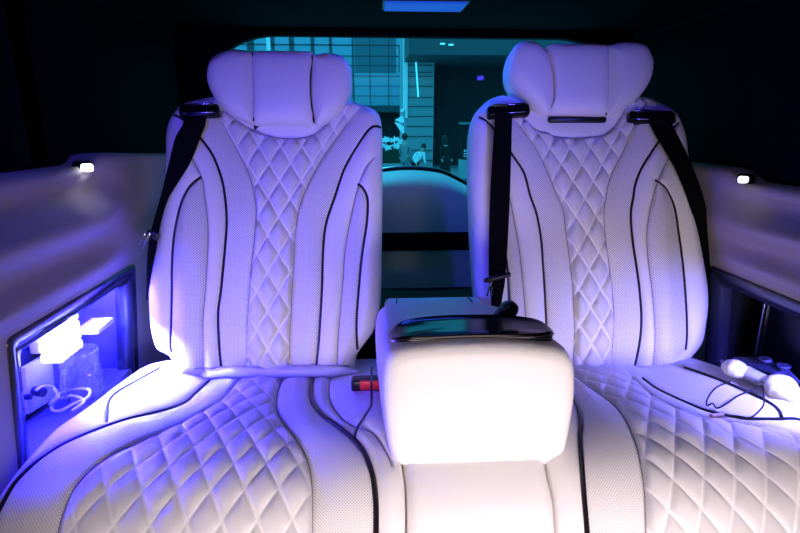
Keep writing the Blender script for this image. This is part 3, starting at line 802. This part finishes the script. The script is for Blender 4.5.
def courtesy(px, Y, sg, m, label, pw):
    p = atY(*px, Y); o = tag(empty('courtesy_lamp', tuple(p)), label, 'lamp', 'courtesy lamps')
    MB().box((p[0] + sg * .012, p[1] + .004, p[2]), (.034, .022, .022), .006).build('lamp_housing', M['dark'], o)
    MB().box((p[0], p[1] - .004, p[2] - .001), (.022, .014, .016), .006, 4).build('lamp_lens', m, o)
    area('courtesy_light', (p[0] - sg * .012, p[1] - .005, p[2] - .014), (p[0] + sg * .01, p[1] + .08, p[2] - .2), .02, .012, pw, (.9, .92, 1.))
courtesy((88, 167), 1.10, -1, M['courtesy'], 'small bright white courtesy lamp at the top of the left side trim', .012)
courtesy((742, 179), 1.14, 1, M['courtesydim'], 'small dim courtesy lamp at the top of the right side trim', .008)

# ------------------------------------------------------------------ left niche: lamp, mug, socket plate, cable
nlp = tag(empty('crystal_lamp', (-.82, 1.13, .6)), 'glowing square crystal wall lamp above the glass mug in the left niche', 'lamp')
XB = .868
def nb(px, X): return on_plane(px, (-X, 0, 0), (1, 0, 0))
a = nb((50, 321), .80); b = nb((80, 350), .80)
yc, zc = (a[1] + b[1]) / 2 , (a[2] + b[2]) / 2
mb = MB()
for i in range(5):
    for j in range(4):
        y = yc + (i - 2) * .0185; z = zc + (j - 1.5) * .0225
        mb.box((-.812, y, z), (.045, .0175, .0215), .006, 2)
ls = mb.build('crystal_shade', M['lampglow'], nlp)
MB().box((-.85, yc, zc), (.03, .05, .06), .004).build('lamp_mount', M['white'], nlp)
MB().box((-.775, yc + .075, zc - .006), (.05, .075, .014), .003).build('lamp_arm', M['white'], nlp)

mg = tag(empty('glass_mug', (-.80, 1.135, .425)), 'clear cut glass mug with a side handle standing in the left niche', 'mug')
bc = nb((83, 391), .80); tpz = nb((83, 348), .80)
R0 = .044; mc = (bc[0], bc[1] + .005, MUG_Z + .0005); Hh = .112
prof_o = [(.030, 0), (.040, .002), (.0445, .012), (.0455, .030), (.042, .055), (.0395, .075), (.040, .095), (.0415, Hh)]
prof_i = [(.0395, Hh), (.038, .095), (.0372, .075), (.039, .055), (.041, .030), (.038, .016), (.02, .012)]
def outer_r(z): return float(np.interp(z, [p[1] for p in prof_o], [p[0] for p in prof_o]))
mb = MB(); n = 28; V = []
prof = [(.030, 0), (.040, .003)] + [(outer_r(z), z) for z in np.linspace(.012, .078, 8)] + [(.040, .095), (.0415, Hh)]; no = len(prof); prof = prof + prof_i
for i, (r, z) in enumerate(prof):
    for k in range(n):
        A = 2 * PI * (k + (.5 if i < no and i % 2 else 0)) / n
        cut = .0032 if 2 <= i < no - 2 and (k + (i // 2)) % 2 else 0
        V.append((mc[0] + (r - cut) * math.cos(A), mc[1] + (r - cut) * math.sin(A), mc[2] + z))
Fm = [(i * n + k, i * n + (k + 1) % n, (i + 1) * n + (k + 1) % n, (i + 1) * n + k) for i in range(len(prof) - 1) for k in range(n)]
Fm += [tuple(range(n))[::-1], tuple((len(prof) - 1) * n + k for k in range(n))]
mb.add(V, Fm).build('mug_bowl', M['glass'], mg, smooth=False)
hd = [(mc[0], mc[1] - .040, mc[2] + .085), (mc[0], mc[1] - .062, mc[2] + .088), (mc[0], mc[1] - .072, mc[2] + .07), (mc[0], mc[1] - .072, mc[2] + .045), (mc[0], mc[1] - .064, mc[2] + .028), (mc[0], mc[1] - .043, mc[2] + .022)]
MB().tube(catmull(hd, 30), .0055, 10).build('mug_handle', M['glass'], mg)

dq = [nb(p, .868) for p in ((14, 336), (49, 316), (56, 425), (22, 460))]
sp_ = tag(empty('socket_plate', (-.86, 1.0, .5)), 'white socket plate with a dark plug on the left niche back wall', 'socket')
q = [nb(p, .862) for p in ((20, 368), (47, 352), (51, 398), (24, 414))]
mb = MB(); ctr = np.mean(q, 0); mb.prism([ctr + (p - ctr) for p in q], (.010, 0, 0)); mb.build('plate', M['white'], sp_, smooth=False)
MB().prism(dq, (-.006, 0, 0)).build('dark_back_panel', M['nichedark'], sp_, smooth=False)  # dark sheet over the near part of the niche back wall
kp = nb((34, 391), .848); MB().tube([kp, kp + np.array([.022, -.004, -.002])], .010, 14).build('plug', M['black'], sp_)
kp2 = nb((25, 397), .85); MB().tube([kp2, kp2 + np.array([.012, 0, 0])], .006, 12).build('plug', M['black'], sp_)
pl = [nb((36, 390), .835), nb((44, 386), .83), nb((54, 388), .825), nb((58, 398), .80)]
zf = mc[2] + .004
def on_z(px, z): return tuple(on_plane(px, (0, 0, z), (0, 0, 1)))
lo = [on_z(p, z) for p, z in (((50, 404), .468), ((62, 392), .478), ((78, 389), .486), ((89, 390), .49), ((88, 397), .486), ((74, 404), .476), ((60, 411), .470), ((52, 409), .468), ((56, 400), .472), ((72, 396), .482), ((84, 401), .482), ((72, 411), .474))]
cb = tag(MB().tube(catmull([tuple(p) for p in pl] + lo, 160), .0032, 8).build('charging_cable', M['white']), 'white charging cable coiled below the glass mug in the left niche', 'cable')

# ------------------------------------------------------------------ right: game controller and its cable
def controller():
    root = tag(empty('game_controller', (.66, .98, .52)), 'white game controller lying on the outer bolster of the right seat', 'game controller')
    Z = .535
    def g(px, z=Z): return on_plane(px, (0, 0, z), (0, 0, 1))
    a = g((727, 368)); b = g((795, 394)); a = np.array(a); b = np.array(b); mid = (a + b) / 2; ax = (b - a) / np.linalg.norm(b - a)
    side = np.array([ax[1], -ax[0], 0]); side = side if side[0] < 0 else -side      # towards the cabin
    hl = np.linalg.norm(b - a) / 2
    def lp(u, v, z): return tuple(mid + ax * u + side * v + np.array([0, 0, z]))
    def blob(pts, rad, name, m, par, flat=.72):
        me = bpy.data.meshes.new(name); bm = bmesh.new()
        P = catmull(pts, 26); rr = np.interp(np.linspace(0, 1, 26), np.linspace(0, 1, len(rad)), rad); rings = []
        for i in range(26):
            t = P[min(i + 1, 25)] - P[max(i - 1, 0)]; t /= np.linalg.norm(t); s2 = np.cross(t, [0, 0, 1]); s2 /= np.linalg.norm(s2); u2 = np.cross(s2, t)
            e = rr[i]; rings.append([P[i] + s2 * e * math.cos(A) + u2 * e * flat * math.sin(A) for A in np.linspace(0, 2 * PI, 24, endpoint=False)])
        bm.free(); return MB().loft(rings).build(name, m, par, 'all')
    body = blob([lp(-hl * .80, -.008, .004), lp(-hl * .5, -.004, .006), lp(0, .002, .004), lp(hl * .3, .0, .004), lp(hl * .7, -.008, .004)], [.010, .019, .018, .018, .012], 'controller_body', M['contgrey'], root)
    blob([lp(-hl * 1.08, .006, -.002), lp(-hl * .95, .006, .004), lp(-hl * .70, .006, .008), lp(-hl * .46, .006, .008), lp(-hl * .36, .006, .008)], [.006, .020, .023, .021, .012], 'grip', M['white'], root, .85)
    blob([lp(hl * 1.15, .026, -.006), lp(hl * 1.0, .022, .002), lp(hl * .70, .014, .008), lp(hl * .34, .010, .007), lp(hl * .20, .008, .006)], [.007, .024, .030, .025, .012], 'grip', M['white'], root, .9)
    blob([lp(-hl * 1.0, -.022, .018), lp(-hl * .4, -.026, .024), lp(hl * .3, -.026, .024), lp(hl * .9, -.024, .016)], [.006, .018, .021, .018, .006], 'face_plate', M['stick'], root, .5)
    for u in (-.005, .030):
        c = lp(u, -.020, .026); st = MB().lathe([(.006, 0), (.006, .010), (.011, .011), (.0125, .014), (.0115, .017), (.006, .018)], c, 20).build('thumbstick', M['stick'], root)
    rp = lp(.020, .026, .004)
    ring_pts = [tuple(np.array(rp) + .010 * (ax * math.cos(A) + np.array([side[0] * .5, side[1] * .5, .8]) * math.sin(A))) for A in np.linspace(0, 2 * PI, 24, endpoint=False)]
    MB().tube(ring_pts, .0025, 8, True).build('ring', M['chrome'], root)
    return rp
RP = controller()
def on_c(p, h=.006):
    u = CUSH.hit(p, lambda P: hcR(P) + h); return tuple(CUSH.pos(u[0], u[1], float(hcR(np.array([u]))[0]) + h))
c1 = [tuple(RP), on_c((764, 402), .012), on_c((760, 410)), on_c((751, 415)), on_c((738, 417)), on_c((722, 417))]
c2 = [tuple(RP), on_c((752, 390), .014), on_c((738, 396)), on_c((727, 401)), on_c((717, 407)), on_c((712, 408)), on_c((707, 404)), on_c((708, 396)), on_c((716, 388)), on_c((730, 380), .012)]
cab = tag(empty('controller_cable', (.6, .95, .5)), 'thin black cable looping from the game controller over the right seat bolster', 'cable')
mb = MB().tube(catmull(c1, 60), .0016, 8); mb.tube(catmull(c2, 70), .0016, 8); mb.build('cable', M['black'], cab)
pa, pb = np.array(on_c((722, 417))), np.array(on_c((711, 416)))
MB().tube([pa, pb], .0042, 10).build('plug', M['gold'], cab)

# ------------------------------------------------------------------ the street behind the rear window
GZ = -1.12
E = {
    'ground': mat('pavement', (.30, .31, .32), .9), 'glassw': mat('facade_glass', (.30, .42, .52), .5), 'glassd': mat('facade_glass_dark', (.10, .16, .20), .5),
    'mull': mat('mullion', (.05, .07, .08), .5), 'stone': mat('stone_blocks', (.32, .36, .38), .8), 'bright': mat('white_strip', (.95, .95, .95), .5),
    'darkw': mat('dark_wall', (.012, .02, .024), .8), 'canopy': mat('canopy', (.06, .08, .09), .7), 'hedge': mat('hedge_green', (.03, .05, .03), .95, bump=(30, 1., .05)),
    'cloth_d': mat('dark_cloth', (.01, .012, .014), .9), 'cloth_g': mat('grey_cloth', (.22, .24, .25), .9), 'cloth_b': mat('black_cloth', (.006, .007, .008), .9),
    'skin': mat('skin', (.5, .34, .27), .6), 'hair': mat('dark_hair', (.012, .010, .010), .7), 'whitec': mat('white_cloth', (.85, .85, .85), .8),
    'lampw': mat('canopy_lamp', (1, 1, 1), .4, emit=(1, .95, .85), estr=1.6), 'litline': mat('light_line', (1, 1, 1), .4, emit=(.9, 1, 1), estr=1.4),
    'chalk': mat('chalk', (.8, .82, .82), .9),
}
struct(MB().box((0, 32, GZ - .1), (90, 58, .2)).build('ground', E['ground'], smooth=False))
def wpx(x0, y0, x1, y1, Y):
    a = atY(x0, y0, Y); b = atY(x1, y1, Y); return a, b
def slab(x0, y0, x1, y1, Y, d, m, name, par=None, down=False, smooth=False):
    a, b = wpx(x0, y0, x1, y1, Y); zb_ = GZ if down else b[2]
    return MB().box(((a[0] + b[0]) / 2, Y + d / 2, (a[2] + zb_) / 2), (abs(b[0] - a[0]), d, abs(a[2] - zb_))).build(name, m, par, smooth)
YB = 40
fb = tag(empty('office_building', tuple(atY(320, 105, YB)[:2]) + (GZ,)), 'tall glass curtain wall building behind the left headrest', 'building')
slab(150, -14, 404, 108, YB, 6, E['glassw'], 'glass_facade', fb)
dk = slab(353, -14, 396, 73, YB - .02, .4, E['glassd'], 'dark_glazing', fb)
slab(150, 108, 404, 180, YB + 1.5, 4, E['darkw'], 'ground_floor', fb, True)
slab(150, 105, 404, 112, YB - .6, 2.6, E['canopy'], 'ledge', fb)
for x in (271, 291, 312, 330, 352, 369, 388, 250): slab(x, -14, x + 1.2, 108, YB - .05, .1, E['mull'], 'vertical_mullion', fb)
for y in (44, 55, 64.5, 75, 85, 95): slab(150, y, 404, y + .9, YB - .05, .1, E['mull'], 'horizontal_mullion', fb)
slab(267, -14, 270, 105, YB - .06, .2, E['bright'], 'white_fin', fb)
pl = tag(empty('stone_pillar', tuple(atY(418, 150, 27)[:2]) + (GZ,)), 'pale stone block pillar rising in the middle of the rear window', 'pillar')
slab(404, -14, 432.5, 180, 27, 3.5, E['stone'], 'pillar_shaft', pl, True)
for y in (52, 61, 65, 72, 76, 86, 97, 106, 116, 126, 136, 150, 160): slab(406.5, y, 432.6, y + .7, 26.93, .1, E['mull'], 'block_joint', pl)
slab(403.5, -14, 407.5, 118, 26.9, .2, E['bright'], 'white_corner_strip', pl)
a, b = atY(415.3, 53, 26.8), atY(418.3, 97, 26.8)
MB().tube([a, b], .04, 6).build('light_line', E['litline'], pl)
dw = tag(empty('dark_building', tuple(atY(520, 150, 28)[:2]) + (GZ,)), 'dark shopfront building on the right behind the street', 'building')
slab(433, 56, 760, 180, 29, 5, E['darkw'], 'dark_facade', dw, True)
slab(409, 20, 760, 57, 24, 8, E['canopy'], 'canopy_soffit', dw)
for x, y in ((442.5, 44.5), (451, 45.5)):
    p = atY(x, y, 23.9); MB().lathe([(.10, 0), (.12, .02), (.10, .05)], tuple(p), 14).build('canopy_lamp', E['lampw'], dw)
slab(459, 122, 475, 124.5, 28.7, .25, E['stone'], 'wall_ledge', dw)
hg = tag(slab(376, 147, 402.5, 162.5, 24, 1., E['hedge'], 'hedge', None, False), 'dark clipped hedge at the foot of the glass building', 'hedge')
pn = tag(slab(376, 163.5, 402.5, 172, 23.9, 1.2, E['stone'], 'planter_wall', None, True), 'pale low planter wall beneath the dark hedge', 'planter')
# bright white fluttering cloth shapes beside the pillar
sc_ = tag(empty('white_sculpture', tuple(atY(399, 122, 23)[:2]) + (GZ,)), 'jagged white sculpture standing in front of the stone pillar', 'sculpture')
for poly in ([(395, 120), (403, 115.5), (404.5, 122.5), (400, 122.5)], [(394.5, 122), (399, 123), (404, 127), (404, 134.5), (400, 130)], [(400.5, 109.5), (404.5, 107.5), (404, 111.5), (401, 112)]):
    MB().prism([atY(x, y, 23) for x, y in poly], (0, .25, 0)).build('white_panel', E['bright'], sc_, smooth=False)
MB().tube([atY(404, 109, 23.1), atY(404, 176, 23.1)], .05, 8).build('pole', E['stone'], sc_)
gr = tag(empty('white_decoration', tuple(atY(392, 142, 23.2)[:2]) + (GZ,)), 'scattered bright white clusters above the dark hedge', 'decoration')
rb = random.Random(5)
for i in range(16):
    p = atY(383 + rb.random() * 20, 138 + rb.random() * 10, 23.2 + rb.random() * .3); r = .05 + .09 * rb.random()
    k = [(p[0] + r * (1.6 if q % 2 else .7) * math.cos(q * PI / 5), p[1], p[2] + r * (1.2 if q % 2 else .5) * math.sin(q * PI / 5)) for q in range(10)]
    MB().prism(k, (0, .1, 0)).build('cluster', E['bright'], gr, smooth=False)
# board on a stand
sb = tag(empty('notice_board', tuple(atY(466, 150, 21)[:2]) + (GZ,)), 'dark notice board with pale chalk marks on a light stand', 'board')
slab(461.5, 136, 475, 159.5, 21, .08, E['cloth_b'], 'board', sb)
slab(460.5, 160, 473, 178, 21, .5, E['stone'], 'stand', sb)
a = [atY(*p, 20.97) for p in ((464, 152), (465.5, 150), (467, 152), (468.5, 149), (468, 146), (469, 141), (467, 144))]
MB().tube(catmull(a, 40), .02, 6).build('chalk_mark', E['chalk'], sb)
for y in (154, 156.5): MB().tube([atY(463.5, y, 20.97), atY(469, y - .5, 20.97)], .018, 6).build('chalk_mark', E['chalk'], sb)

def person(px, ytop, yfoot, Y, label, bend=0., coat=None, legs=None, hair=True, skirt=False, face=0.):
    base = atY(px, yfoot, Y); top = atY(px, ytop, Y); base[2] = GZ; H = top[2] - GZ; k = H / 1.7
    root = tag(empty('person', tuple(base), face), label, 'person')
    def skin(pts, edges, rad, name, m):
        me = bpy.data.meshes.new(name); me.from_pydata([tuple(Vector(p) * k) for p in pts], edges, []); me.materials.append(m)
        o = bpy.data.objects.new(name, me); COL.objects.link(o); o.parent = root
        md = o.modifiers.new('skin', 'SKIN'); me.skin_vertices  # radii
        for i, r in enumerate(rad): me.skin_vertices[0].data[i].radius = (r * k, r * k * .85)
        me.skin_vertices[0].data[0].use_root = True
        o.modifiers.new('sub', 'SUBSURF').levels = 2; o.modifiers['sub'].render_levels = 2
        return o
    b = bend
    hip = Vector((0, 0, .90)); d = Vector((math.sin(b) * .8, -math.sin(b) * .5, math.cos(b))); ch = hip + d * .38; nk = hip + d * .58; hd_ = hip + d * .72 + Vector((0, 0, .02)); hp = hip + d * .80
    sx = Vector((.17, 0, 0))
    pts = [hip, hip + d * .18, ch, nk, hd_ - d * .05, hp - d * .0,
           Vector((.09, 0, .86)), Vector((.10, -.02, .48)), Vector((.10, .02, .08)), Vector((.10, -.12, .03)),
           Vector((-.09, 0, .86)), Vector((-.10, .04, .48)), Vector((-.10, .06, .08)), Vector((-.10, -.08, .03)),
           ch + sx + d * .09, ch + sx * 1.35 - d * .16 + Vector((0, -.03 - .2 * math.sin(b), 0)), ch + sx * 1.2 + Vector((0, -.14, -.38)), ch + sx * 1.2 + Vector((0, -.17, -.46)),
           ch - sx + d * .09, ch - sx * 1.35 - d * .16 + Vector((0, -.03, 0)), ch - sx * 1.2 + Vector((0, -.10, -.38)), ch - sx * 1.2 + Vector((0, -.13, -.46))]
    ed = [(0, 1), (1, 2), (2, 3), (3, 4), (4, 5), (0, 6), (6, 7), (7, 8), (8, 9), (0, 10), (10, 11), (11, 12), (12, 13), (2, 14), (14, 15), (15, 16), (16, 17), (2, 18), (18, 19), (19, 20), (20, 21)]
    rad = [.13, .125, .14, .055, .085, .07, .085, .06, .042, .035, .085, .06, .042, .035, .06, .045, .034, .03, .06, .045, .034, .03]
    skin(pts, ed, rad, 'body', E['skin'])
    ob = skin([hip - d * .05, hip + d * .18, ch, ch + sx + d * .09, ch + sx * 1.35 - d * .16 + Vector((0, -.03 - .2 * math.sin(b), 0)), ch + sx * 1.2 + Vector((0, -.14, -.36)), ch - sx + d * .09, ch - sx * 1.35 - d * .16 + Vector((0, -.03, 0)), ch - sx * 1.2 + Vector((0, -.10, -.36)), nk - d * .08],
              [(0, 1), (1, 2), (2, 3), (3, 4), (4, 5), (2, 6), (6, 7), (7, 8), (2, 9)], [.155, .145, .165, .075, .058, .045, .075, .058, .045, .075], 'coat', coat)
    if skirt:
        rings = [[(r * k * math.cos(A), r * k * .8 * math.sin(A), z * k) for A in np.linspace(0, 2 * PI, 20, endpoint=False)] for r, z in ((.15, .98), (.19, .80), (.22, .55), (.25, .35))]
        o = MB().loft(rings).build('skirt', legs, None); o.parent = root
    else:
        skin([Vector((0, 0, .90)), Vector((.09, 0, .84)), Vector((.10, -.02, .48)), Vector((.10, .02, .10)), Vector((-.09, 0, .84)), Vector((-.10, .04, .48)), Vector((-.10, .06, .10))],
             [(0, 1), (1, 2), (2, 3), (0, 4), (4, 5), (5, 6)], [.15, .105, .078, .062, .105, .078, .062], 'trousers', legs)
    hc_ = (hd_ + d * .03 + Vector((0, .028, .012))) * k; R_ = .118 * k; mb = MB()
    prof = [(R_ * math.sin(a) * (.92 if not skirt or a > 1.2 else .8), R_ * 1.08 * math.cos(a) - (0 if a < 1.9 else (.16 * k if skirt else 0))) for a in np.linspace(PI - .05, .03, 14)]
    o = mb.lathe(prof, hc_, 18).build('hair', E['hair'], None); o.parent = root
    return root
person(405, 136, 181, 20.5, 'person with dark hair in grey clothes standing before the stone pillar', 0., E['cloth_g'], E['cloth_g'], face=2.6)
person(415, 143, 181, 20, 'person in a white top leaning over beside the stone pillar', .55, E['whitec'], E['cloth_d'], face=.4)
person(444.5, 138, 182, 20, 'person with long dark hair in a black dress by the dark shopfront', 0., E['cloth_b'], E['cloth_b'], skirt=True, face=.5)
